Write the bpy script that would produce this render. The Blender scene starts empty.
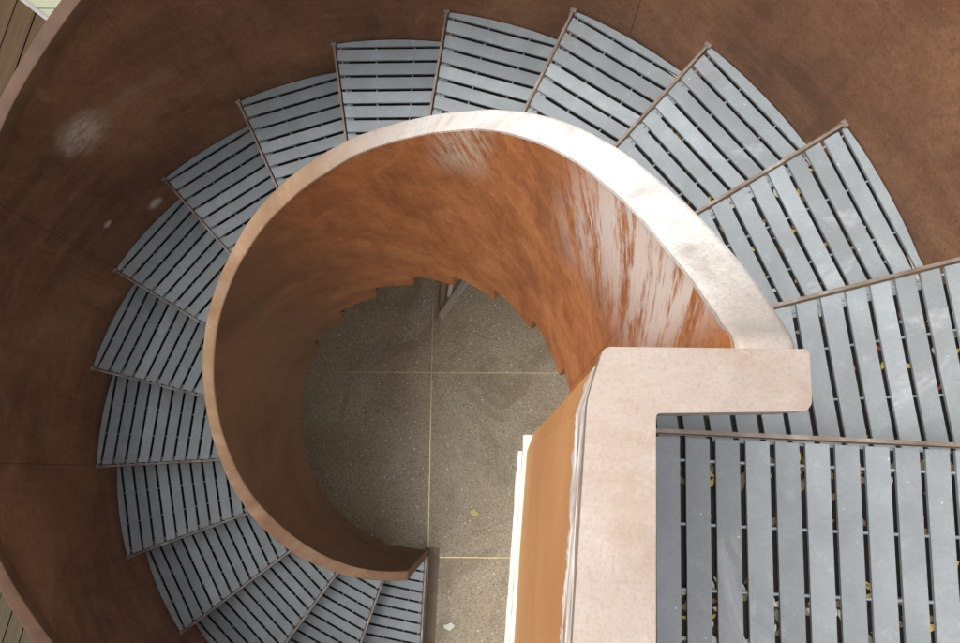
import bpy, bmesh, math, random
from mathutils import Vector, Euler, Matrix
random.seed(7)
sc = bpy.context.scene
COL = sc.collection
PI = math.pi

# ------------------------------------------------------------------ camera
cam = bpy.data.cameras.new('camera'); camo = bpy.data.objects.new('camera', cam); COL.objects.link(camo)
camo.location = (0.323217, -0.089863, 1.315689)
camo.rotation_euler = Euler((0.185419, 0.019303, 0.023045), 'XYZ')
cam.sensor_width = 36; cam.lens = 817.375 * 36 / 960
cam.clip_start = 0.02; cam.clip_end = 300
sc.camera = camo

# ------------------------------------------------------------------ light
SUN_EL, SUN_AZ = 62, 178          # degrees; azimuth of the sun counted from +x towards +y
w = bpy.data.worlds.new('World'); sc.world = w; w.use_nodes = True
nt = w.node_tree; nt.nodes.clear()
sky = nt.nodes.new('ShaderNodeTexSky'); sky.sky_type = 'NISHITA'; sky.sun_disc = False
sky.sun_elevation = math.radians(SUN_EL); sky.sun_rotation = math.radians(90 - SUN_AZ)
sky.air_density = 0.7; sky.dust_density = 6.0; sky.ozone_density = 0.2
bg = nt.nodes.new('ShaderNodeBackground'); bg.inputs[1].default_value = 0.15
ow = nt.nodes.new('ShaderNodeOutputWorld')
hs = nt.nodes.new('ShaderNodeHueSaturation'); hs.inputs['Saturation'].default_value = .15      # thin cloud: a whiter sky
nt.links.new(sky.outputs[0], hs.inputs['Color']); nt.links.new(hs.outputs[0], bg.inputs[0]); nt.links.new(bg.outputs[0], ow.inputs[0])
sl = bpy.data.lights.new('sun', 'SUN'); sl.energy = 1.15; sl.angle = math.radians(50); sl.color = (1, .94, .85)
so = bpy.data.objects.new('sun', sl); COL.objects.link(so)
a, e = math.radians(SUN_AZ), math.radians(SUN_EL)
so.rotation_euler = Vector((math.cos(a)*math.cos(e), math.sin(a)*math.cos(e), math.sin(e))).to_track_quat('Z', 'Y').to_euler()
so.location = (-3, -6, 8)
sc.view_settings.view_transform = 'Standard'; sc.view_settings.look = 'None'
sc.view_settings.gamma = 1; sc.view_settings.exposure = 1.12
sc.view_settings.use_curve_mapping = False

# ------------------------------------------------------------------ dimensions
H = 0.175; DTH = 0.2948106; TH0 = -0.0256067
SLAB_EDGE_X = -1.7; RT = 1.25625; RI = 0.460494; RW = 0.498729; G = 0.84005
FLOOR = -17*H
NST = 16
def th(k): return TH0 + k*DTH
def lvl(t): return -H*(t - TH0)/DTH
TAB_IN = [(-4,.018),(-1,.010),(1,.002),(4.5,-.005),(10.5,-.0127),(16,-.0108),(22.6,-.0058),(30,.0064),(37,.0102),(45,.013),(51,.010),(60,.000),(68,-.007),(80,-.010),(92,-.018),(103,-.0137),(115,-.0050),(130,-.001),(145,.003),(155,.0031),(174,.0026),(186,.0065),(200,.0174),(212,.010),(224,.0113),(237,.022),(250,.030),(269,.02)]
TAB_OUT = [(-4,0),(20,0),(28.7,.0066),(37,.0125),(43,.0103),(50,.004),(58,-.0075),(72,-.018),(85.5,-.0118),(99,-.003),(112,-.001),(127,-.008),(142,-.007),(154,-.0116),(169,-.016),(183,-.010),(198,.0127),(212,.032),(225,.038),(243,.025),(259,-.01),(269,-.02)]
def tab(T, t):
    d = math.degrees(t)
    if d <= T[0][0]: return T[0][1]
    for (a0, v0), (a1, v1) in zip(T, T[1:]):
        if d <= a1:
            u = (d-a0)/(a1-a0); u = u*u*(3-2*u); return v0 + (v1-v0)*u
    return T[-1][1]

# ------------------------------------------------------------------ mesh helpers
def link(name, me, parent=None):
    o = bpy.data.objects.new(name, me); COL.objects.link(o)
    if parent is not None: o.parent = parent
    return o
def build(name, bm, mat, parent=None, smooth=None):
    me = bpy.data.meshes.new(name)
    bmesh.ops.recalc_face_normals(bm, faces=bm.faces[:])
    bm.to_mesh(me); bm.free()
    me.materials.append(mat)
    if smooth is not None:
        for p in me.polygons: p.use_smooth = True
        me.set_sharp_from_angle(angle=math.radians(smooth))
    return link(name, me, parent)
def tag(o, label=None, cat=None, group=None, kind=None):
    if label: o['label'] = label
    if cat: o['category'] = cat
    if group: o['group'] = group
    if kind: o['kind'] = kind
    return o
def empty(name, loc=(0,0,0)):
    o = bpy.data.objects.new(name, None); COL.objects.link(o); o.location = loc
    o.empty_display_size = .1
    return o
def prism(bm, pts, z0, z1):
    b = [bm.verts.new((x, y, z0)) for x, y in pts]; t = [bm.verts.new((x, y, z1)) for x, y in pts]
    fs = [bm.faces.new(b[::-1]), bm.faces.new(t)]
    n = len(pts)
    for i in range(n): fs.append(bm.faces.new((b[i], b[(i+1) % n], t[(i+1) % n], t[i])))
    return b, t
def bevel_all(bm, w, seg=2):
    es = [e for e in bm.edges if len(e.link_faces) == 2 and e.calc_face_angle(0) > .6]
    bmesh.ops.bevel(bm, geom=es, offset=w, segments=seg, profile=.6, affect='EDGES', clamp_overlap=True)
def sweep(bm, ts, prof, caps=True):
    rings = []
    for t in ts:
        rings.append([bm.verts.new((r*math.cos(t), r*math.sin(t), z)) for r, z in prof(t)])
    n = len(rings[0])
    for A, B in zip(rings, rings[1:]):
        for i in range(n):
            j = (i+1) % n
            bm.faces.new((A[i], A[j], B[j], B[i]))
    if caps: bm.faces.new(rings[0]); bm.faces.new(rings[-1][::-1])
    return rings
def rod(bm, a, b, r, n=8):
    a, b = Vector(a), Vector(b); d = (b-a).normalized(); q = d.to_track_quat('Z', 'Y')
    A = []; B = []
    for i in range(n):
        v = q @ Vector((r*math.cos(2*PI*i/n), r*math.sin(2*PI*i/n), 0)); A.append(bm.verts.new(a+v)); B.append(bm.verts.new(b+v))
    for i in range(n): bm.faces.new((A[i], A[(i+1) % n], B[(i+1) % n], B[i]))
    bm.faces.new(A[::-1]); bm.faces.new(B)
def obox(bm, a, b, wid, z0, z1, off=0):
    """box along a->b (xy), width wid to the left, shifted by off"""
    a, b = Vector(a), Vector(b); d = (b-a).normalized(); n = Vector((-d.y, d.x))
    p = [a+n*off, b+n*off, b+n*(off+wid), a+n*(off+wid)]
    return prism(bm, [(v.x, v.y) for v in p], z0, z1)

# ------------------------------------------------------------------ material helpers
class M:
    def __init__(s, name):
        s.m = bpy.data.materials.new(name); s.m.use_nodes = True; s.t = s.m.node_tree; s.N = s.t.nodes
        s.b = s.N['Principled BSDF']; s.tc = s.N.new('ShaderNodeTexCoord').outputs['Object']
    def L(s, a, b): s.t.links.new(a, b)
    def mapn(s, scale, rot=(0,0,0), loc=(0,0,0), src=None):
        m = s.N.new('ShaderNodeMapping'); m.inputs['Scale'].default_value = scale; m.inputs['Rotation'].default_value = rot
        m.inputs['Location'].default_value = loc
        if rot != (0,0,0):          # turn first, stretch after
            m.inputs['Rotation'].default_value = (0,0,0)
            r = s.N.new('ShaderNodeMapping'); r.inputs['Rotation'].default_value = rot; s.L(src or s.tc, r.inputs[0]); src = r.outputs[0]
        s.L(src or s.tc, m.inputs[0]); return m.outputs[0]
    def noise(s, scale, detail=4, rough=.6, vec=None, dist=0):
        n = s.N.new('ShaderNodeTexNoise'); n.inputs['Scale'].default_value = scale; n.inputs['Detail'].default_value = detail
        n.inputs['Roughness'].default_value = rough; n.inputs['Distortion'].default_value = dist
        s.L(vec or s.tc, n.inputs['Vector']); return n.outputs['Fac']
    def voro(s, scale, vec=None, out='Distance', feat='F1'):
        n = s.N.new('ShaderNodeTexVoronoi'); n.feature = feat; n.inputs['Scale'].default_value = scale
        s.L(vec or s.tc, n.inputs['Vector']); return n.outputs[out]
    def ramp(s, f, stops, interp='LINEAR'):
        r = s.N.new('ShaderNodeValToRGB'); r.color_ramp.interpolation = interp; el = r.color_ramp.elements
        while len(el) < len(stops): el.new(.5)
        for i, (p, c) in enumerate(stops):
            el[i].position = p; el[i].color = (*c, 1) if isinstance(c, tuple) else (c, c, c, 1)
        s.L(f, r.inputs[0]); return r.outputs[0]
    def mix(s, f, a, b, mode='MIX'):
        n = s.N.new('ShaderNodeMix'); n.data_type = 'RGBA'; n.blend_type = mode
        if isinstance(f, (int, float)): n.inputs[0].default_value = f
        else: s.L(f, n.inputs[0])
        for v, i in ((a, 6), (b, 7)):
            if isinstance(v, tuple): n.inputs[i].default_value = (*v, 1)
            else: s.L(v, n.inputs[i])
        return n.outputs[2]
    def math(s, op, a, b=None, c=None, clamp=False):
        n = s.N.new('ShaderNodeMath'); n.operation = op; n.use_clamp = clamp
        for i, v in enumerate((a, b, c)):
            if v is None: continue
            if isinstance(v, (int, float)): n.inputs[i].default_value = v
            else: s.L(v, n.inputs[i])
        return n.outputs[0]
    def xyz(s):
        n = s.N.new('ShaderNodeSeparateXYZ'); s.L(s.tc, n.inputs[0]); return n.outputs
    def smooth(s, v, a, b, lo=0, hi=1):
        n = s.N.new('ShaderNodeMapRange'); n.interpolation_type = 'SMOOTHSTEP'
        s.L(v, n.inputs[0])
        for i, x in enumerate((a, b, lo, hi)): n.inputs[i+1].default_value = x
        return n.outputs[0]
    def bump(s, h, strength=.3, dist=.002, prev=None):
        n = s.N.new('ShaderNodeBump'); n.inputs['Strength'].default_value = strength; n.inputs['Distance'].default_value = dist
        s.L(h, n.inputs['Height'])
        if prev is not None: s.L(prev, n.inputs['Normal'])
        return n.outputs[0]
    def done(s, col, rough=.6, metal=0., normal=None, spec=.5):
        for v, k in ((col, 'Base Color'), (rough, 'Roughness'), (metal, 'Metallic'), (spec, 'Specular IOR Level')):
            if isinstance(v, (int, float)): s.b.inputs[k].default_value = v
            elif isinstance(v, tuple): s.b.inputs[k].default_value = (*v, 1)
            else: s.L(v, s.b.inputs[k])
        if normal is not None: s.L(normal, s.b.inputs['Normal'])
        return s.m
def cylvec(m):
    """(angle * radius, height, radius) so streaks can run down a curved wall"""
    x = m.xyz()
    a = m.math('ARCTAN2', x[1], x[0])
    c = m.N.new('ShaderNodeCombineXYZ'); m.L(m.math('MULTIPLY', a, .8), c.inputs[0]); m.L(x[2], c.inputs[1]); c.inputs[2].default_value = 0
    return c.outputs[0], a, x

def mat_inner():
    m = M('rust_orange_wall'); cv, ang, x = cylvec(m)
    big = m.noise(3.2, 6, .62, dist=.8); fine = m.noise(38, 6, .7)
    st = m.noise(1, 5, .65, vec=m.mapn((26, 3.2, 1), src=cv, rot=(0,0,.15)))
    c = m.ramp(big, [(.3, (.20,.070,.025)), (.5, (.325,.118,.039)), (.68, (.43,.172,.060))])
    c = m.mix(m.ramp(st, [(.35, 0.), (.75, .55)]), c, (.42,.16,.06))
    c = m.mix(m.ramp(fine, [(.3, .35), (.6, 0.)]), c, (.13,.035,.012))
    sw = m.noise(1, 4, .6, vec=m.mapn((5, 16, 1), rot=(0,0,.9), src=cv), dist=1.5)
    c = m.mix(m.ramp(sw, [(.6, 0.), (.72, .3)]), c, (.45,.2,.09))
    sp = m.voro(120); c = m.mix(m.ramp(sp, [(.07, .55), (.12, 0.)]), c, (.55,.4,.3))
    md = m.noise(13, 7, .72, dist=.5, vec=m.mapn((1,1,.6)))
    c = m.mix(m.ramp(md, [(.36, .55), (.52, 0.)]), c, (.17,.058,.020))
    c = m.mix(m.ramp(md, [(.54, 0.), (.70, .5)]), c, (.47,.205,.085))
    g2 = m.noise(150, 3, .75); c = m.mix(m.ramp(g2, [(.34, .5), (.5, 0.)]), c, (.14,.05,.018))
    sm = m.math('ABSOLUTE', m.math('SUBTRACT', ang, .155)); c = m.mix(m.math('MULTIPLY', m.math('LESS_THAN', sm, .0025), .45), c, (.10,.035,.015))
    # browner left side: shade painted into the wall colour, with a noisy edge
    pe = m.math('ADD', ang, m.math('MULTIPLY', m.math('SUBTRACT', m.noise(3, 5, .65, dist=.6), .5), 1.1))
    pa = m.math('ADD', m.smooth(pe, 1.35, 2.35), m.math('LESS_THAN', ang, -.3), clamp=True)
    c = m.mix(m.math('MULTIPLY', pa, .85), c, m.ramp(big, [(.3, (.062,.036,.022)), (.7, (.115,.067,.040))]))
    # lime runs under the rail on the right
    rel = m.math('ADD', x[2], m.math('MULTIPLY', m.math('SUBTRACT', ang, TH0), H/DTH))
    runs = m.math('ADD', m.math('MULTIPLY', m.noise(1, 4, .6, vec=m.mapn((20, 3.0, 1), src=cv, rot=(0,0,.72))), .6), m.math('MULTIPLY', m.noise(1, 5, .75, vec=m.mapn((90, 22, 1), src=cv, rot=(0,0,.72))), .5))
    top = m.smooth(rel, .42, .76); zone = m.math('MULTIPLY', m.smooth(ang, -.02, .10), m.smooth(ang, .62, .36))
    mask = m.math('MULTIPLY', m.math('MULTIPLY', m.ramp(runs, [(.475, 0.), (.575, 1.)]), top), zone, clamp=True)
    c = m.mix(m.math('MULTIPLY', mask, .85), c, (.52,.46,.42))
    zone2 = m.math('MULTIPLY', m.smooth(ang, .8, .9), m.smooth(ang, 1.15, 1.0))
    mask2 = m.math('MULTIPLY', m.math('MULTIPLY', m.ramp(runs, [(.5, 0.), (.62, .8)]), m.smooth(rel, .62, .8)), zone2, clamp=True)
    c = m.mix(mask2, c, (.5,.42,.34))
    n = m.bump(big, .12, .01); n = m.bump(fine, .35, .002, n)
    return m.done(c, m.ramp(fine, [(.3, .58), (.7, .8)]), 0., n, .25)
def mat_outer():
    m = M('rust_brown_wall'); cv, ang, x = cylvec(m)
    big = m.noise(2.4, 6, .62, dist=.6); fine = m.noise(45, 6, .7); mid = m.noise(11, 5, .6)
    c = m.ramp(big, [(.34, (.092,.046,.025)), (.5, (.172,.084,.043)), (.64, (.26,.135,.070))])
    c = m.mix(m.ramp(mid, [(.4, 0.), (.75, .45)]), c, (.23,.105,.052))
    st = m.noise(1, 5, .65, vec=m.mapn((3, 16, 1), src=cv))
    c = m.mix(m.ramp(st, [(.45, 0.), (.7, .5)]), c, (.25,.13,.07))
    dr = m.noise(1, 6, .7, vec=m.mapn((22, 1.6, 1), src=cv), dist=.4)
    c = m.mix(m.ramp(dr, [(.54, 0.), (.68, .45)]), c, (.085,.040,.022))
    c = m.mix(m.ramp(m.noise(7, 7, .75, dist=1.6), [(.58, 0.), (.66, .3)]), c, (.32,.19,.12))
    c = m.mix(m.ramp(fine, [(.3, .3), (.6, 0.)]), c, (.07,.026,.014))
    sp = m.voro(75); c = m.mix(m.ramp(sp, [(.05, .5), (.09, 0.)]), c, (.45,.33,.25))
    g2 = m.noise(140, 3, .75); c = m.mix(m.ramp(g2, [(.34, .45), (.5, 0.)]), c, (.06,.028,.016))
    for a0 in (-3.07, 1.02, 2.62, -1.9):
        sm = m.math('ABSOLUTE', m.math('SUBTRACT', ang, a0)); c = m.mix(m.math('MULTIPLY', m.math('LESS_THAN', sm, .0014), .6), c, (.035,.016,.010))
    # pale scuffs
    def scuff(c, P, r, amt, sc=60, sxyz=(1,1,1)):
        g = m.N.new('ShaderNodeVectorMath'); g.operation = 'DISTANCE'; g.inputs[1].default_value = P
        m.L(m.tc, g.inputs[0])
        wob = m.math('ADD', g.outputs['Value'], m.math('MULTIPLY', m.noise(9, 4, .6), r*.7))
        k = m.smooth(wob, r*1.35, r*.55)
        stx = m.noise(1, 5, .7, vec=m.mapn((30, 9, 14), rot=(.4,.3,.8)), dist=2)
        k = m.math('MULTIPLY', k, m.ramp(stx, [(.35, .25), (.65, 1.)]))
        return m.mix(m.math('MULTIPLY', k, amt, clamp=True), c, (.50,.43,.38))
    c = scuff(c, SC1, .115, .95)
    c = scuff(c, SC2, .07, .16)
    c = scuff(c, SC3, .07, .13)
    c = scuff(c, SC4, .035, 1.2)
    c = scuff(c, SC5, .022, 1.2)
    n = m.bump(big, .35, .02); n = m.bump(fine, .3, .003, n)
    return m.done(c, m.ramp(mid, [(.3, .5), (.7, .72)]), 0., n, .3)
FB = 0.
def mat_rail(name='worn_rail_metal', light=1., spiral=False):
    m = M(name)
    big = m.noise(5, 6, .65, dist=1.0); fine = m.noise(60, 5, .7); mid = m.noise(16, 5, .65, dist=.5)
    c = m.ramp(big, [(.3, (.255*light,.192*light,.150*light)), (.5, (.285*light,.235*light,.200*light)), (.66, (.325*light,.283*light,.255*light))])
    if spiral:     # highlight painted white on worn upper turn, and the rustier foot of the spiral
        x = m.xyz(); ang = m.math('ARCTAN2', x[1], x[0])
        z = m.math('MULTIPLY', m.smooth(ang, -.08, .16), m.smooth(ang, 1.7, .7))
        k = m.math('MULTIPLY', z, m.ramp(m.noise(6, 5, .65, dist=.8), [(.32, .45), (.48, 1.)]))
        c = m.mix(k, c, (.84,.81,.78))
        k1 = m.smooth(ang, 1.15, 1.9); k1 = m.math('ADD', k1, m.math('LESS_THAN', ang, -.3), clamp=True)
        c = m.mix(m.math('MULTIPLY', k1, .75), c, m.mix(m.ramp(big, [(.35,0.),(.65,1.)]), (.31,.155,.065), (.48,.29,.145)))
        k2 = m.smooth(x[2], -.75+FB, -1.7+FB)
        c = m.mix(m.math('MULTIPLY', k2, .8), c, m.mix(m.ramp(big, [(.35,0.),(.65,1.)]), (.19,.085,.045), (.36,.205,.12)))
    c = m.mix(m.ramp(mid, [(.52, 0.), (.72, .35)]), c, (.27*light,.16*light,.10*light))
    c = m.mix(m.ramp(fine, [(.28, .12), (.5, 0.)]), c, (.22*light,.14*light,.10*light))
    sc1 = m.noise(1, 4, .6, vec=m.mapn((7, 70, 20), rot=(0,0,.35)), dist=.8)
    c = m.mix(m.ramp(sc1, [(.62, 0.), (.70, .16)]), c, (.5,.46,.43))
    wp = m.noise(4.5, 8, .75, dist=1.5, vec=m.mapn((1,1,1), loc=(5.2,1.1,3)))
    c = m.mix(m.ramp(wp, [(.50, 0.), (.70, .30)]), c, (.46,.43,.41))
    gr = m.noise(420, 2, .7); c = m.mix(m.ramp(gr, [(.36, .3), (.5, 0.)]), c, (.20,.14,.11))
    n = m.bump(mid, .12, .004); n = m.bump(fine, .3, .0008, n)
    return m.done(c, m.ramp(mid, [(.3, .36), (.7, .5)]), .3, n)
def mat_straight():
    m = M('ochre_guard_face'); x = m.xyz()
    big = m.noise(4, 6, .6); fine = m.noise(50, 6, .7); v = m.noise(1, 4, .6, vec=m.mapn((1, 2.0, 22)))
    c = m.ramp(big, [(.3, (.36,.165,.060)), (.7, (.48,.24,.10))])
    c = m.mix(m.ramp(v, [(.45, 0.), (.7, .4)]), c, (.40,.18,.07))
    c = m.mix(m.smooth(x[2], .15, -.10), c, (.50,.28,.115))
    sp = m.voro(130); c = m.mix(m.ramp(sp, [(.08, .7), (.13, 0.)]), c, (.65,.5,.4))
    # chipped plaster just under the rail
    ch = m.noise(1, 5, .7, vec=m.mapn((1, 13, 62)), dist=1.0)
    edge = m.math('ADD', x[2], m.math('MULTIPLY', m.math('SUBTRACT', m.noise(1, 5, .7, vec=m.mapn((1, 26, 5))), .5), .13))
    k = m.smooth(edge, .748, .758)
    pl = m.ramp(ch, [(.36, (.20,.12,.09)), (.44, (.38,.30,.27)), (.53, (.52,.46,.43)), (.60, (.82,.78,.74))])
    c = m.mix(k, c, pl)
    n = m.bump(ch, .5, .004); n = m.bump(fine, .3, .002, n)
    return m.done(c, .55, 0., n, .4)
def mat_slat():
    m = M('grey_slat_paint')
    big = m.noise(6, 6, .65, dist=.6); fine = m.noise(170, 4, .65); mid = m.noise(28, 5, .7)
    oi = m.N.new('ShaderNodeObjectInfo')
    c = m.ramp(big, [(.3, (.215,.243,.26)), (.55, (.262,.296,.316)), (.75, (.315,.352,.374))])
    c = m.mix(m.ramp(mid, [(.56, 0.), (.78, .55)]), c, (.38,.43,.455))
    c = m.mix(m.ramp(fine, [(.3, .35), (.5, 0.)]), c, (.17,.20,.22))
    geo = m.N.new('ShaderNodeNewGeometry')
    c = m.mix(.5, c, m.ramp(geo.outputs['Random Per Island'], [(0., .62), (.5, .95), (1., 1.25)]), 'MULTIPLY')
    c = m.mix(m.ramp(m.noise(9, 6, .7, dist=1.2, vec=m.mapn((1,1,1), loc=(9,4,2))), [(.56, 0.), (.7, .4)]), c, (.19,.20,.20))
    # footmarks and dried splashes
    s = m.noise(2.2, 7, .72, dist=2.2, vec=m.mapn((1,1,1), loc=(3.1,1.7,0))); c = m.mix(m.ramp(s, [(.60, 0.), (.70, .38)]), c, (.55,.58,.58))
    sp = m.voro(30); c = m.mix(m.ramp(sp, [(.03, .55), (.06, 0.)]), c, (.7,.72,.72))
    n = m.bump(fine, .3, .0008); n = m.bump(mid, .12, .002, n)
    return m.done(c, m.ramp(mid, [(.3, .42), (.7, .55)]), .12, n)
def mat_bar():
    m = M('nosing_steel')
    big = m.noise(14, 5, .65); fine = m.noise(90, 4, .7)
    c = m.ramp(big, [(.3, (.13,.095,.075)), (.55, (.24,.195,.165)), (.75, (.42,.375,.335))])
    return m.done(c, .45, .3, m.bump(fine, .3, .001))
def mat_simple(name, lo, hi, scale=20, rough=.6, metal=0., bs=.3, bd=.001):
    m = M(name); n = m.noise(scale, 5, .65)
    return m.done(m.ramp(n, [(.3, lo), (.7, hi)]), rough, metal, m.bump(n, bs, bd))
def mat_terrazzo():
    m = M('terrazzo_floor'); x = m.xyz()
    big = m.noise(1.6, 5, .6, dist=.5)
    c = m.ramp(big, [(.32, (.33,.24,.145)), (.5, (.40,.31,.197)), (.68, (.44,.365,.25))])
    c = m.mix(m.ramp(m.noise(110, 4, .75), [(.4, .6), (.56, 0.)]), c, (.13,.118,.085))
    v = m.voro(150, out='Color'); vs = m.N.new('ShaderNodeSeparateColor'); m.L(v, vs.inputs[0])
    d = m.voro(150)
    chip = m.math('MULTIPLY', m.math('GREATER_THAN', vs.outputs[0], .80), m.math('LESS_THAN', d, .30))
    c = m.mix(m.math('MULTIPLY', chip, .75), c, (.60,.57,.46))
    chip2 = m.math('MULTIPLY', m.math('LESS_THAN', vs.outputs[1], .22), m.math('LESS_THAN', d, .38))
    c = m.mix(m.math('MULTIPLY', chip2, .8), c, (.11,.10,.08))
    v3 = m.voro(40, out='Color'); vt = m.N.new('ShaderNodeSeparateColor'); m.L(v3, vt.inputs[0])
    chip3 = m.math('MULTIPLY', m.math('GREATER_THAN', vt.outputs[0], .74), m.math('LESS_THAN', m.voro(40), .17))
    c = m.mix(m.math('MULTIPLY', chip3, .85), c, (.66,.63,.50))
    c = m.mix(m.ramp(m.noise(2.6, 6, .7, dist=1.4, vec=m.mapn((1,1,1), loc=(2.2,.4,0))), [(.50, 0.), (.64, .5)]), c, (.17,.115,.065))
    # worn scratches
    sc_ = m.noise(1, 3, .5, vec=m.mapn((3, 40, 1), rot=(0,0,.9)), dist=1); c = m.mix(m.ramp(sc_, [(.69, 0.), (.72, .35)]), c, (.4,.38,.28))
    n = m.bump(m.noise(60, 4, .6), .12, .001)
    return m.done(c, m.ramp(big, [(.3, .34), (.7, .5)]), 0., n, .4)
def mat_wood(name, cols, ang, sc=30):
    m = M(name); g = m.noise(1, 6, .65, vec=m.mapn((1.5, sc, 1), rot=(0,0,ang)), dist=.4); b = m.noise(3, 4, .6)
    c = m.ramp(g, [(.3, cols[0]), (.55, cols[1]), (.75, cols[2])])
    c = m.mix(m.ramp(b, [(.35, .35), (.6, 0.)]), c, cols[0])
    return m.done(c, .7, 0., m.bump(g, .3, .001), .15)

# scuff spots on the outer wall (points on its surface)
def on_outer(deg, rel):
    t = math.radians(deg); return (RT*math.cos(t), RT*math.sin(t), lvl(t)+rel)
SC1 = on_outer(136, .51); SC2 = on_outer(128.5, .44); SC3 = on_outer(123.5, .38); SC4 = on_outer(137.5, -.05); SC5 = on_outer(144.7, .16)

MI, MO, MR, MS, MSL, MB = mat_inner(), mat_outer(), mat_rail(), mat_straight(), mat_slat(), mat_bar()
MRO = mat_simple('rust_rail_outer', (.070,.030,.013), (.130,.062,.029), 9, .65, 0., .35, .003)
MROD = mat_simple('galvanised_rod', (.22,.24,.27), (.40,.43,.47), 40, .35, .5)
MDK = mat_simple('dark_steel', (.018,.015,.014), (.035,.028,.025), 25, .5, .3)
MPL = mat_simple('white_plaster', (.48,.43,.36), (.72,.68,.61), 40, .7, 0, .5, .002)
MTZ = mat_terrazzo()

# ------------------------------------------------------------------ setting: ground, floor, decks
def sheet(name, pts, z, mat, thick=None):
    bm = bmesh.new()
    vs = [bm.verts.new((x, y, z)) for x, y in pts]; bm.faces.new(vs)
    return tag(build(name, bm, mat), kind='structure')
MG = mat_simple('ground_soil', (.10,.085,.06), (.20,.18,.14), 3, .9)
sheet('ground', [(-60,-60),(60,-60),(60,60),(-60,60)], FLOOR-.06, MG)
ft = sheet('floor', [(-1.32,-4),(6,-4),(6,6),(-1.32,6)], FLOOR, MTZ)
RO_F = .015   # the tile grid is turned slightly
def rot(x, y, a=RO_F): return (x*math.cos(a)-y*math.sin(a), x*math.sin(a)+y*math.cos(a))
bm = bmesh.new()
for yy in (-1.45, -.51, .432, 1.37, 2.3):
    a_, b_ = rot(-1.3, yy), rot(3.5, yy); obox(bm, a_, b_, .0046, FLOOR-.004, FLOOR+.0015)
for xx in (-.96, -.019, .925, 1.87):
    ys = [-3.9, -1.45, -.51, .432, 1.37, 2.3, 5.5]
    for y0, y1 in zip(ys, ys[1:]):
        a_, b_ = rot(xx, y0+.0060), rot(xx, y1-.0002); obox(bm, a_, b_, .0046, FLOOR-.004, FLOOR+.0015)
MBR = mat_simple('brass_joint', (.52,.40,.20), (.66,.53,.30), 30, .4, .4)
tag(build('floor_joints', bm, MBR), kind='structure')

def deck(name, mat, x0, x1, y0, y1, ang, pitch, gap, clip, seed, joints=False):
    """planks running along direction ang, cut to the box"""
    rnd = random.Random(seed)
    bm = bmesh.new(); d = Vector((math.cos(ang), math.sin(ang))); n = Vector((-d.y, d.x)); c = Vector(((x0+x1)/2, (y0+y1)/2))
    L = 3.2; k = -int(L/pitch)
    while k*pitch < L:
        segs = [(-L, L)]
        if joints:
            o = rnd.uniform(.2, .7) ; segs = []; s = -L + o
            while s < L: segs.append((s, s+.78)); s += .785
        for s0, s1 in segs:
            a_ = c + n*k*pitch + d*s0; b_ = c + n*k*pitch + d*s1
            obox(bm, a_, b_, pitch-gap, FLOOR-.03, FLOOR+rnd.uniform(-.003, .003))
        k += 1
    for co, no in clip:
        bmesh.ops.bisect_plane(bm, geom=bm.verts[:]+bm.edges[:]+bm.faces[:], plane_co=co, plane_no=no, clear_outer=True)
    return tag(build(name, bm, mat), kind='structure')
WD1 = mat_wood('deck_wood_tan', ((.030,.016,.005),(.050,.028,.010),(.066,.040,.015)), -1.37)
WD2 = mat_wood('deck_wood_grey', ((.030,.022,.011),(.050,.038,.021),(.066,.052,.030)), -1.37)
DKA = PI/2 + .12
deck('wood_deck', WD1, -4.4, -1.5, .2, 3.5, PI/2-.20, .135, .009,
     [((-1.33,0,0),(1,0,0)), ((0,.3,0),(0,-1,0)), ((EDA[0],EDA[1],0),(EDN[0],EDN[1],0))] if False else [((-1.33,0,0),(1,0,0)), ((0,.3,0),(0,-1,0)), ((-2.52,2.59,0),(.60,.80,0))], 3)
deck('wood_terrace', WD2, -4.4, -1.5, -3.5, .2, PI/2-.20, .082, .006,
     [((-1.33,0,0),(1,0,0)), ((0,.295,0),(0,1,0))], 5, True)
PT = mat_simple('pale_paving_tile', (.15,.16,.09), (.20,.21,.13), 5, .5)
bm = bmesh.new(); 
for i in range(-8, 14):
    for j in range(-4, 10):
        obox(bm, (-3.2+i*.33, 1.2+j*.33), (-3.2+i*.33+.325, 1.2+j*.33), .325, FLOOR-.03, FLOOR+.001)
bmesh.ops.bisect_plane(bm, geom=bm.verts[:]+bm.edges[:]+bm.faces[:], plane_co=(-2.52,2.59,0), plane_no=(-.60,-.80,0), clear_outer=True)
bmesh.ops.bisect_plane(bm, geom=bm.verts[:]+bm.edges[:]+bm.faces[:], plane_co=(-1.325,0,0), plane_no=(1,0,0), clear_outer=True)
tag(build('paving', bm, PT), kind='structure')
bm = bmesh.new()
dd = Vector((.80,-.60)); p0 = Vector((-2.52,2.59))
obox(bm, p0-dd*2, p0+dd*1.45, .022, FLOOR-.02, FLOOR+.012, -.011); bevel_all(bm, .003)
tag(build('metal_edging', bm, mat_simple('edging_metal', (.10,.095,.10), (.16,.15,.155), 20, .4, .4)),
    'thin grey metal strip between the tan wood deck and the pale paving', 'edging strip')

# added unseen slab on columns, placed to shade the left side of the stair
MCO = mat_simple('shade_slab_concrete', (.26,.24,.21), (.34,.32,.28), 4, .8)
bm = bmesh.new(); prism(bm, [(-3.4,-6.5),(SLAB_EDGE_X,-6.5),(SLAB_EDGE_X,4.5),(-3.4,4.5)], 2.7, 2.95); tag(build('shade_slab', bm, MCO), kind='structure')
bm = bmesh.new()
for yy in (-6.2, 4.2): prism(bm, [(-3.3,yy-.12),(-3.06,yy-.12),(-3.06,yy+.12),(-3.3,yy+.12)], FLOOR-.05, 2.699)
tag(build('shade_slab_columns', bm, MCO), kind='structure')

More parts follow.
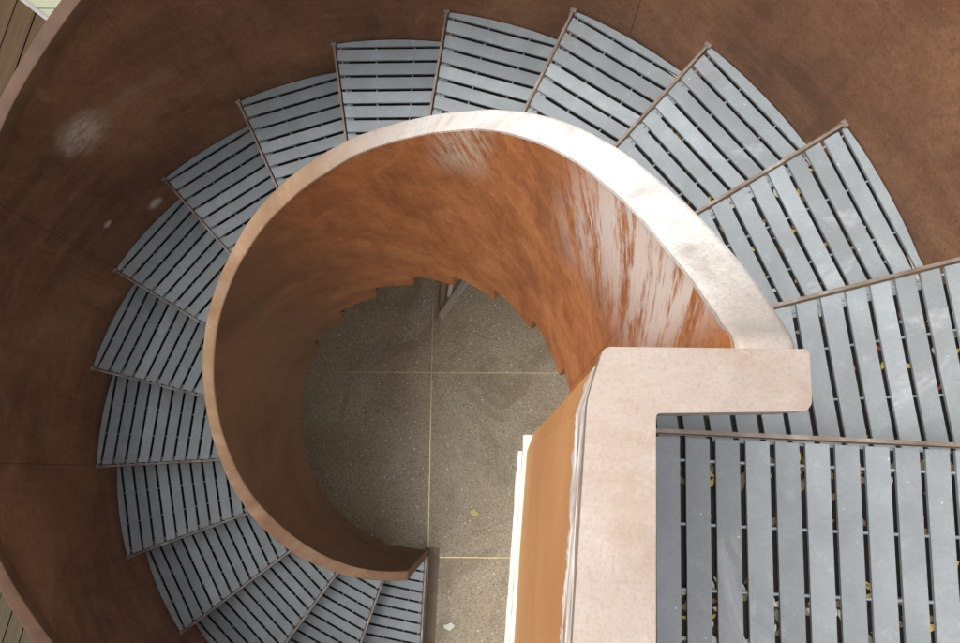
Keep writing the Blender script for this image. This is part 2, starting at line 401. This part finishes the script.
# ------------------------------------------------------------------ spiral balustrades
def bottom(t, side=0):
    """lower edge of a wall: follows the underside of the treads, one tooth per step"""
    f = (t - TH0)/DTH; k = math.ceil(f - 1e-6); u = k - f
    if side and 8.0 < f < 14.6: return -f*H - .150
    # u: 0 at bar k, ->1 towards bar k-1
    return -k*H - .052 + u*.058
def tsamples(t0, t1, off, n):
    ts = [(t0 + (t1-t0)*i/n) for i in range(n+1)]
    for k in range(0, 18):
        b = th(k) + off
        if t0 < b < t1: ts += [b-.0004, b+.0004]
    return sorted(ts)
OFF = -.024
def wall_panel(name, r0, r1, t0, t1, topz, mat, parent, deep=None):
    bm = bmesh.new()
    def prof(t):
        zb = max(bottom(t - OFF, 0 if deep else 1) - (deep(t) if deep else 0), FLOOR + .001)
        zt = topz(t); P = []
        for i in range(7):
            P.append((r0, zb + (zt-zb)*i/6))
        for i in range(7):
            P.append((r1, zt - (zt-zb)*i/6))
        return P
    sweep(bm, tsamples(t0, t1, OFF, 420), prof)
    return build(name, bm, mat, parent, 35)
def rail_prof(ri, ro, zi, zo, hh, b=.004):
    return [(ri, zi-b), (ri+.0012, zi-.0012), (ri+b, zi), (ri+b*2.5, zi+.0006), ((ri+ro)/2, (zi+zo)/2+.0012), (ro-b*2.5, zo+.0006), (ro-b, zo), (ro-.0012, zo-.0012), (ro, zo-b), (ro, zo-hh), (ri, zi-hh)]
TEND = th(16)
inner = empty('inner_balustrade', (0, 0, FLOOR))
def P(o):                                   # keep world placement of parts under an Empty
    o.location = Vector(o.location) - o.parent.location
    return o
def wob(t, s): return .0008*math.sin(t*9+s) + .0005*math.sin(t*23+s*2)
bm = bmesh.new()
def rim_z(t):
    z = G + lvl(t) + (tab(TAB_IN, t) + tab(TAB_OUT, t) + wob(t, 0) + wob(t, 2))/2
    q = (G+.0010-z)/.0028
    return G+.0010 - 0.0028*math.log(1+math.exp(q)) if q < 20 else z
def pr(t):
    zi = G + lvl(t) + tab(TAB_IN, t) + wob(t, 0); zo = G + lvl(t) + tab(TAB_OUT, t) + wob(t, 2)
    z = rim_z(t); zm = (zi+zo)/2
    dx, dy = .48*math.cos(t)-.323, .48*math.sin(t)+.09
    k = math.hypot(dx, dy)/(1.3157 - z) * (dx*math.cos(t)+dy*math.sin(t))/math.hypot(dx, dy)
    lim = lambda v: max(-.014, min(.014, v))
    return rail_prof(RI + lim((zi-zm)*k) , RW + lim((zo-zm)*k), z, z, .009, .0022)
sweep(bm, [-.040 + (TEND+.040)*i/500 for i in range(501)], pr)
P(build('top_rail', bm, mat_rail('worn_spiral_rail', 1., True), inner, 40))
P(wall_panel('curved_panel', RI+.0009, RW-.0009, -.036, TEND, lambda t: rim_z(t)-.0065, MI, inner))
tag(inner, 'orange rusty spiral guard wall round the stairwell, its pale top rail turning beside the landing', 'spiral guard wall')

# straight guard of the landing and the short return rail, welded to the spiral's end
ztop = G + .003
L_out = [(.3845,-.0150),(.5035,-.0140),(.5035,-.0500),(.4143,-.0530),(.4122,-.18),(.4085,-.40),(.398,-1.6),(.318,-1.6),(.3535,-.40),(.3668,-.178),(.3751,-.046)]
def rounded(pts, rad):
    out = []
    n = len(pts)
    for i, p_ in enumerate(pts):
        a_, b_, c_ = Vector(pts[i-1]), Vector(p_), Vector(pts[(i+1) % n]); r_ = rad.get(i, 0)
        if not r_: out.append(tuple(p_)); continue
        u_ = (a_-b_).normalized()*r_; v_ = (c_-b_).normalized()*r_
        for q in range(7):
            t_ = q/6; out.append(tuple((b_+u_)*(1-t_)**2 + b_*2*t_*(1-t_) + (b_+v_)*t_*t_))
    return out
L_out = rounded(L_out, {0:.005, 1:.0035, 2:.0075, 3:.003, 10:.006})
bm = bmesh.new(); prism(bm, L_out, ztop-.012, ztop); bevel_all(bm, .0040, 3)
prism(bm, [(.4115,-.0240),(.4975,-.0240),(.4985,-.0488),(.4145,-.0518)], ztop-.044, ztop-.0125)
P(build('corner_rail', bm, MR, inner, 40))
bm = bmesh.new(); prism(bm, [(.3870,-.0180),(.4105,-.0180),(.4105,-.18),(.4060,-.40),(.395,-1.59),(.321,-1.59),(.3565,-.40),(.3682,-.178),(.3762,-.049)], -.13, ztop-.0125)
bmesh.ops.subdivide_edges(bm, edges=[e for e in bm.edges if abs(e.verts[0].co.z-e.verts[1].co.z) > .5], cuts=8)
P(build('straight_panel', bm, MS, inner))
bm = bmesh.new(); prism(bm, [(.4107,-.0175),(.4985,-.0175),(.4985,-.0225),(.4107,-.0225)], -.17, ztop-.0455)
P(build('return_panel', bm, MI, inner))
# rough white plaster ledge at the foot of the straight guard
bm = bmesh.new()
def ledge(x_off0, x_off1, y0, z0, z1, seed):
    rnd = random.Random(seed); n = 60; L0 = []; R0 = []
    for i in range(n+1):
        y = y0 + (-1.5-y0)*i/n
        xl = .3565 + (y+.40)*.0553 if y > -.4 else .3565 + (y+.40)*.0298
        L0.append((xl + x_off0 + rnd.uniform(-.0008, .0008), y)); R0.append((xl + x_off1, y))
    prism(bm, L0 + R0[::-1], z0, z1)
ledge(-.0070, .010, -.020, -.160, -.1305, 1)
ledge(-.0150, -.0075, -.048, -.168, -.140, 2)
P(build('plaster_ledge', bm, MPL, inner))

outer = empty('outer_balustrade', (0, 0, FLOOR))
ORI, ORO = 1.22846, 1.2735
bm = bmesh.new()
def pr2(t):
    z = G + lvl(t) + .008 + wob(t, 1)*1.5
    return rail_prof(ORI + .001*math.sin(t*19), ORO + .001*math.sin(t*23), z, z, .047)
sweep(bm, [TH0 + (TEND+.02-TH0)*i/560 for i in range(561)], pr2)
P(build('top_rail', bm, MRO, outer, 40))
P(wall_panel('curved_panel', RT, RT+.014, TH0, TEND+.01, lambda t: G+lvl(t)-.035, MO, outer, deep=lambda t: 3 if t > th(4)+OFF else 0))  # panel reaches the floor past the fourth step, added to block light
xs = RT*math.cos(TH0); ys_ = RT*math.sin(TH0)
bm = bmesh.new(); prism(bm, [(xs-.0275,ys_-.001),(xs+.0175,ys_-.001),(xs+.0175,-1.6),(xs-.0275,-1.6)], G-.039, G+.008); bevel_all(bm, .004)
P(build('straight_rail', bm, MRO, outer, 40))
bm = bmesh.new(); prism(bm, [(xs,ys_-.001),(xs+.014,ys_-.001),(xs+.014,-1.6),(xs,-1.6)], -.2, G-.0395)
P(build('straight_panel', bm, MO, outer))
tag(outer, 'dark brown rusty curved guard wall round the outside of the spiral stair', 'spiral guard wall')

# ------------------------------------------------------------------ steps
PITCH, GAP, BT = .0475, .0102, .007
def bar_parts(root, t, z, r0, r1, behind=True):
    """nosing bar across the front of a step, in world axes minus root location"""
    bm = bmesh.new(); d = Vector((math.cos(t), math.sin(t)))
    o = Vector((root.location.x, root.location.y)); zz = root.location.z
    a_, b_ = d*r0 - o, d*r1 - o
    prz = z - zz
    obox(bm, a_, b_, .0064, prz-.044, prz+.0045, -.0032); bevel_all(bm, .0012, 2)
    return build('nosing_bar', bm, MB, root, 40)
def cleat(root, t, z, r):
    bm = bmesh.new(); d = Vector((math.cos(t), math.sin(t))); o = Vector((root.location.x, root.location.y))
    obox(bm, d*(r-.011)-o, d*(r-.0005)-o, .017, z-root.location.z-.03, z-root.location.z+.007, -.0085); bevel_all(bm, .003, 2)
    return build('end_cleat', bm, MB, root, 40)
def make_step(k):
    z = -k*H; tm = th(k-.5); al = DTH/2
    root = empty('stair_step', (RT*.7*math.cos(tm), RT*.7*math.sin(tm), z - .04))
    o = Vector((root.location.x, root.location.y)); U = Vector((math.cos(tm), math.sin(tm))); V = Vector((-U.y, U.x))
    rnd = random.Random(k*13)
    R1 = RT - .0035; u_out = 1.228 + rnd.uniform(-.004, .003)
    # boards
    edges = [(u_out+.0, R1)]
    u = u_out - GAP
    rmin = RW - .002
    while u > rmin*math.cos(al) - PITCH:
        edges.append((u-(PITCH-GAP), u)); u -= PITCH
    bm = bmesh.new()
    vmx = lambda u: u*math.tan(al) - .0075
    vmn = lambda u: -u*math.tan(al) - .025
    for j, (u0, u1) in enumerate(edges):
        n = 24 if j == 0 else 10
        top = []; bot = []
        for i in range(n+1):
            uu = u0 + (u1-u0)*i/n
            lim = math.sqrt(max(R1*R1-uu*uu, 0)); vt = min(vmx(uu), lim); vb = max(vmn(uu), -lim)
            if uu < rmin:
                # inner boards are cut to the wall; keep whichever end lies outside it
                c_ = math.sqrt(rmin*rmin-uu*uu)
                if vt < c_+.004 : continue
                top.append((uu, vt)); bot.append((uu, c_)); continue
            top.append((uu, vt)); bot.append((uu, vb))
        if len(top) < 2: continue
        if j == 0:
            top = [q for q in top]; bot = [q for q in bot]
            top = top[:-1]; bot = bot[:-1]; tip = [(R1, 0)]
        else: tip = []
        poly = bot + tip + top[::-1]
        dz = rnd.uniform(-.0008, .0008)
        pts = []
        for uu, vv in poly:
            q = U*uu + V*vv - o
            pts.append((q.x, q.y))
        prism(bm, pts, .04-BT+dz, .04+dz)
        if u0 < rmin < u1:   # second half on the far side of a board crossed by the wall is hidden, skip
            pass
    bevel_all(bm, .0012, 1)
    build('grating', bm, MSL, root)
    bar_parts(root, th(k), z, RI+.002 if k == NST else RI+.012, RT-.001)
    cleat(root, th(k), z, RT)
    for f in (.06, .36, .70):
        t = th(k) - DTH*f if f > .1 else th(k)
        bm = bmesh.new(); d = Vector((math.cos(t), math.sin(t))); n = Vector((-d.y, d.x))
        off = n*(-.02) if f < .1 else n*0
        a_ = d*(RW+.001)+off-o; b_ = d*(RT-.012)+off-o
        rod(bm, (a_.x, a_.y, .04-.0085), (b_.x, b_.y, .04-.0085), .0024)
        build('spacer_rod', bm, MROD, root, 50)
    if True:      # added dark pan below the slats, standing in for shade in the gaps
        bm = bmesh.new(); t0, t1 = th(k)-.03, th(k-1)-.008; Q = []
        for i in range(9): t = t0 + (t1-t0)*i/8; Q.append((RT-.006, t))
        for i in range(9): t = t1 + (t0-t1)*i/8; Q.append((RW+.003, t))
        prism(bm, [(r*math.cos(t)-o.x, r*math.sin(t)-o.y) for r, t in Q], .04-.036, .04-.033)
        build('shade_pan', bm, MDK, root)
    # carrier angle under the back of the boards
    bm = bmesh.new(); d = Vector((math.cos(th(k-1)), math.sin(th(k-1))))
    obox(bm, d*(RW+.001)-o, d*(RT-.008)-o, .005, .04-.040, .04-.0125, -.018); 
    obox(bm, d*(RW+.001)-o, d*(RT-.008)-o, .018, .04-.046, .04-.041, -.018)
    build('carrier', bm, MDK, root)
    return root
ordn = ['first','second','third','fourth','fifth','sixth','seventh','eighth','ninth','tenth','eleventh','twelfth','thirteenth','fourteenth','fifteenth']
side = {1:'beside the pale rail end, at the right edge of the photo',2:'below the orange wall\'s white lime runs, outer end at upper right',3:'at the upper right of the spiral',4:'just right of the top of the spiral',5:'at the top of the spiral',6:'at the top left of the well',7:'left of the well\'s top',8:'at the upper left of the spiral',9:'with pale splashes by its outer end',10:'at the far left of the spiral',11:'at the far left of the spiral, shadowed along its back',12:'at the lower left of the spiral',13:'at the lower left, near the bottom edge',14:'at the bottom edge, left of the well',15:'cut off by the bottom edge, next to lowest'}
for k in range(1, NST+1):
    r = make_step(k)
    if k == 16: lab = 'lowest grey slatted step, next to the terrazzo floor at the foot of the spiral'
    else: lab = 'grey slatted step, %s down from the landing, %s' % (ordn[k-1], side[k])
    tag(r, ' '.join(lab.split()[:16]), 'stair step', 'slatted steps of the spiral stair')

# ------------------------------------------------------------------ landing
land = empty('landing', (.8, -.8, -.04))
LA = -.0165      # its boards run square to the first bar
o = Vector((.8, -.8))
U = Vector((math.cos(TH0), math.sin(TH0))); V = Vector((-U.y, U.x))
bm = bmesh.new(); x = .4357; j = 0; rnd = random.Random(4)
while x < 1.25:
    w_ = .0374
    y1 = x*math.tan(TH0) - .0075
    x2 = min(x+w_, 1.25)
    dz = rnd.uniform(-.0008, .0008)
    dx = lambda yy: -.014*(-yy)*0.9
    pts = [(x+dx(-1.6), -1.6), (x2+dx(-1.6), -1.6), (x2, (x2)*math.tan(TH0)-.009), (x, x*math.tan(TH0)-.009)]
    prism(bm, [(a_-o.x, b_-o.y) for a_, b_ in pts], .04-BT+dz, .04+dz)
    x += w_ + .0095; j += 1
bevel_all(bm, .0013, 1)
build('grating', bm, MSL, land)
bar_parts(land, TH0, 0, .415, RT-.001)
for i in range(15):
    yy = -.045 - .0985*i
    bm = bmesh.new(); rod(bm, (.4195-o.x, yy-.0105-o.y, .04-.008), (1.245-o.x, yy-.0305-o.y, .04-.008), .0028)
    build('spacer_rod', bm, MROD, land, 50)
bm = bmesh.new(); prism(bm, [(.42-o.x, -1.6-o.y), (1.25-o.x, -1.6-o.y), (1.25-o.x, 1.25*math.tan(TH0)-.012-o.y), (.42-o.x, .42*math.tan(TH0)-.012-o.y)], .04-.040, .04-.036)
build('shade_pan', bm, MDK, land)  # added dark sheet, stands in for shade below the landing slats
for yy in (-.62, -1.1, -1.4):
    bm = bmesh.new(); prism(bm, [(.42-o.x, yy-.115-o.y), (1.25-o.x, yy-.115-o.y), (1.25-o.x, yy-o.y), (.42-o.x, yy-o.y)], -.06, .04-.0405)
    build('support_beam', bm, MDK, land)
tag(land, 'grey slatted landing platform beside the pale straight guard, at the head of the steps', 'landing')

# flat brown strip on the floor at the foot of the last step
bm = bmesh.new(); d = Vector((math.cos(TEND), math.sin(TEND)))
obox(bm, d*(RI-.0), d*RT, .050, FLOOR+.0005, FLOOR+.006, .004); bevel_all(bm, .002, 1)
tag(build('floor_strip', bm, mat_simple('strip_brown', (.12,.082,.05), (.17,.125,.08), 14, .5, .2)),
    'flat brown strip on the terrazzo along the front of the lowest step', 'threshold strip')

# ------------------------------------------------------------------ loose things on the floor
def plank(name, a_, b_, wd, th_, mat, lab):
    bm = bmesh.new(); a_, b_ = Vector(a_), Vector(b_); L = (b_-a_).length
    n = 10
    for i in range(n+1):
        pass
    r = bmesh.ops.create_cube(bm, size=1)
    for v in bm.verts: v.co = Vector((v.co.x*L, v.co.y*wd, v.co.z*th_))
    bevel_all(bm, .002, 1)
    for v in bm.verts:
        if v.co.x < -L*.4: v.co.x += v.co.y*.35
    o_ = build(name, bm, mat, None, 30); o_.location = (a_+b_)/2; o_.rotation_euler = (b_-a_).to_track_quat('X', 'Z').to_euler()
    return tag(o_, lab, 'plank', 'planks left on the floor under the stair')
WP = mat_wood('old_plank', ((.30,.24,.18),(.45,.38,.30),(.58,.50,.41)), 0, 60)
WPW = mat_wood('pale_plank', ((.6,.55,.46),(.72,.67,.58),(.8,.76,.68)), 0, 60)
WPB = mat_wood('brown_plank', ((.28,.18,.11),(.38,.26,.16),(.46,.33,.22)), 0, 60)
PLK = [('wooden_plank', (.010,.722,FLOOR+.035), (.30,1.18,FLOOR+.02), .036, .014, WP, 'widest grey brown plank lying on the terrazzo, poking out under the orange wall'),
       ('wooden_plank', (.052,.835,FLOOR+.016), (.13,1.35,FLOOR+.016), .022, .018, WPW, 'narrow pale plank standing out behind the widest grey one on the floor'),
       ('wooden_plank', (.018,.765,FLOOR+.011), (.022,1.30,FLOOR+.011), .026, .018, WPB, 'brown plank left of the other two on the terrazzo')]
for a_ in PLK: plank(*a_)
def scrap(name, P0, r, mat, lab, cat, seed):
    rnd = random.Random(seed); bm = bmesh.new(); n = 9; c = bm.verts.new((0,0,.004)); ring = []
    for i in range(n):
        a_ = 2*PI*i/n; rr = r*rnd.uniform(.6, 1.1); ring.append(bm.verts.new((rr*math.cos(a_), .75*rr*math.sin(a_), .002+rnd.uniform(0,.006))))
    for i in range(n): bm.faces.new((c, ring[i], ring[(i+1) % n]))
    g = bmesh.ops.extrude_face_region(bm, geom=bm.faces[:])
    for v in g['geom']:
        if isinstance(v, bmesh.types.BMVert): v.co.z += .0015
    o_ = build(name, bm, mat, None, 60); o_.location = P0; tag(o_, lab, cat)
scrap('fallen_leaf', (.213,-.283,FLOOR+.001), .024, mat_simple('yellow_leaf', (.50,.44,.12), (.65,.58,.2), 30), 'small yellow leaf lying on the terrazzo floor of the stairwell', 'leaf', 2)
scrap('paper_scrap', (.105,-.84,FLOOR+.001), .028, mat_simple('white_scrap', (.65,.66,.58), (.8,.8,.72), 30), 'small white scrap on the terrazzo near the lowest step', 'scrap', 5)

# dry leaves and grit caught on the pans under the slats of the landing and of the first steps
bm = bmesh.new(); rnd = random.Random(11)
me = bpy.data.meshes.new('leaf_litter')
cols = [((.52,.36,.05),(.65,.48,.10)), ((.16,.10,.06),(.26,.17,.10)), ((.55,.53,.46),(.75,.72,.64)), ((.16,.17,.10),(.24,.25,.15)), ((.30,.07,.04),(.4,.12,.07))]
def bit(px, py, z, s, ci):
    yaw = rnd.uniform(0, 2*PI); tl = rnd.uniform(-.4, .4)
    pts = [(-1,0),(-.3,.45),(.5,.38),(1.2,0),(.5,-.38),(-.3,-.45)]
    vs = [bm.verts.new((px+s*(x_*math.cos(yaw)-y_*math.sin(yaw)), py+s*(x_*math.sin(yaw)+y_*math.cos(yaw)), z+s*.3*(y_*tl+abs(y_)*.6))) for x_, y_ in pts]
    f = bm.faces.new(vs); f.material_index = ci
for k, cnt in ((1, 150), (2, 260), (3, 90), (4, 25)):
    for i in range(cnt):
        t = rnd.uniform(th(k)-.03, th(k-1)+.01); R_ = math.sqrt(rnd.uniform(.53**2, 1.235**2))
        bit(R_*math.cos(t), R_*math.sin(t), -k*H-.0315+rnd.uniform(0, .004), rnd.uniform(.004, .010), rnd.choice([0,0,1,1,1,2,2,3,4]))
for i in range(950):
    px = rnd.uniform(.5, 1.24); u_ = rnd.random()
    py = rnd.gauss(-.075, .012) if u_ < .16 else -.245 - abs(rnd.gauss(0, .30)) if u_ < .93 else rnd.uniform(-.25, -.05)
    if px*math.tan(TH0)-.03 < py or py < -1.58: continue
    near = math.exp(-((px-.74)/.13)**2)
    ci = 2 if rnd.random() < .10+.6*near*(py < -.22) else rnd.choice([1,1,1,1,3,0])
    bit(px, py, -.0315+rnd.uniform(0, .005), rnd.uniform(.005, .012), ci)
bm.to_mesh(me); bm.free()
for i, (lo, hi) in enumerate(cols): me.materials.append(mat_simple('litter_%s' % ['yellow','russet','pale','green','red'][i], lo, hi, 20))
tag(link('leaf_litter', me), 'dry leaves and grit caught under the slats of the landing and first steps', 'dry leaves', kind='stuff')
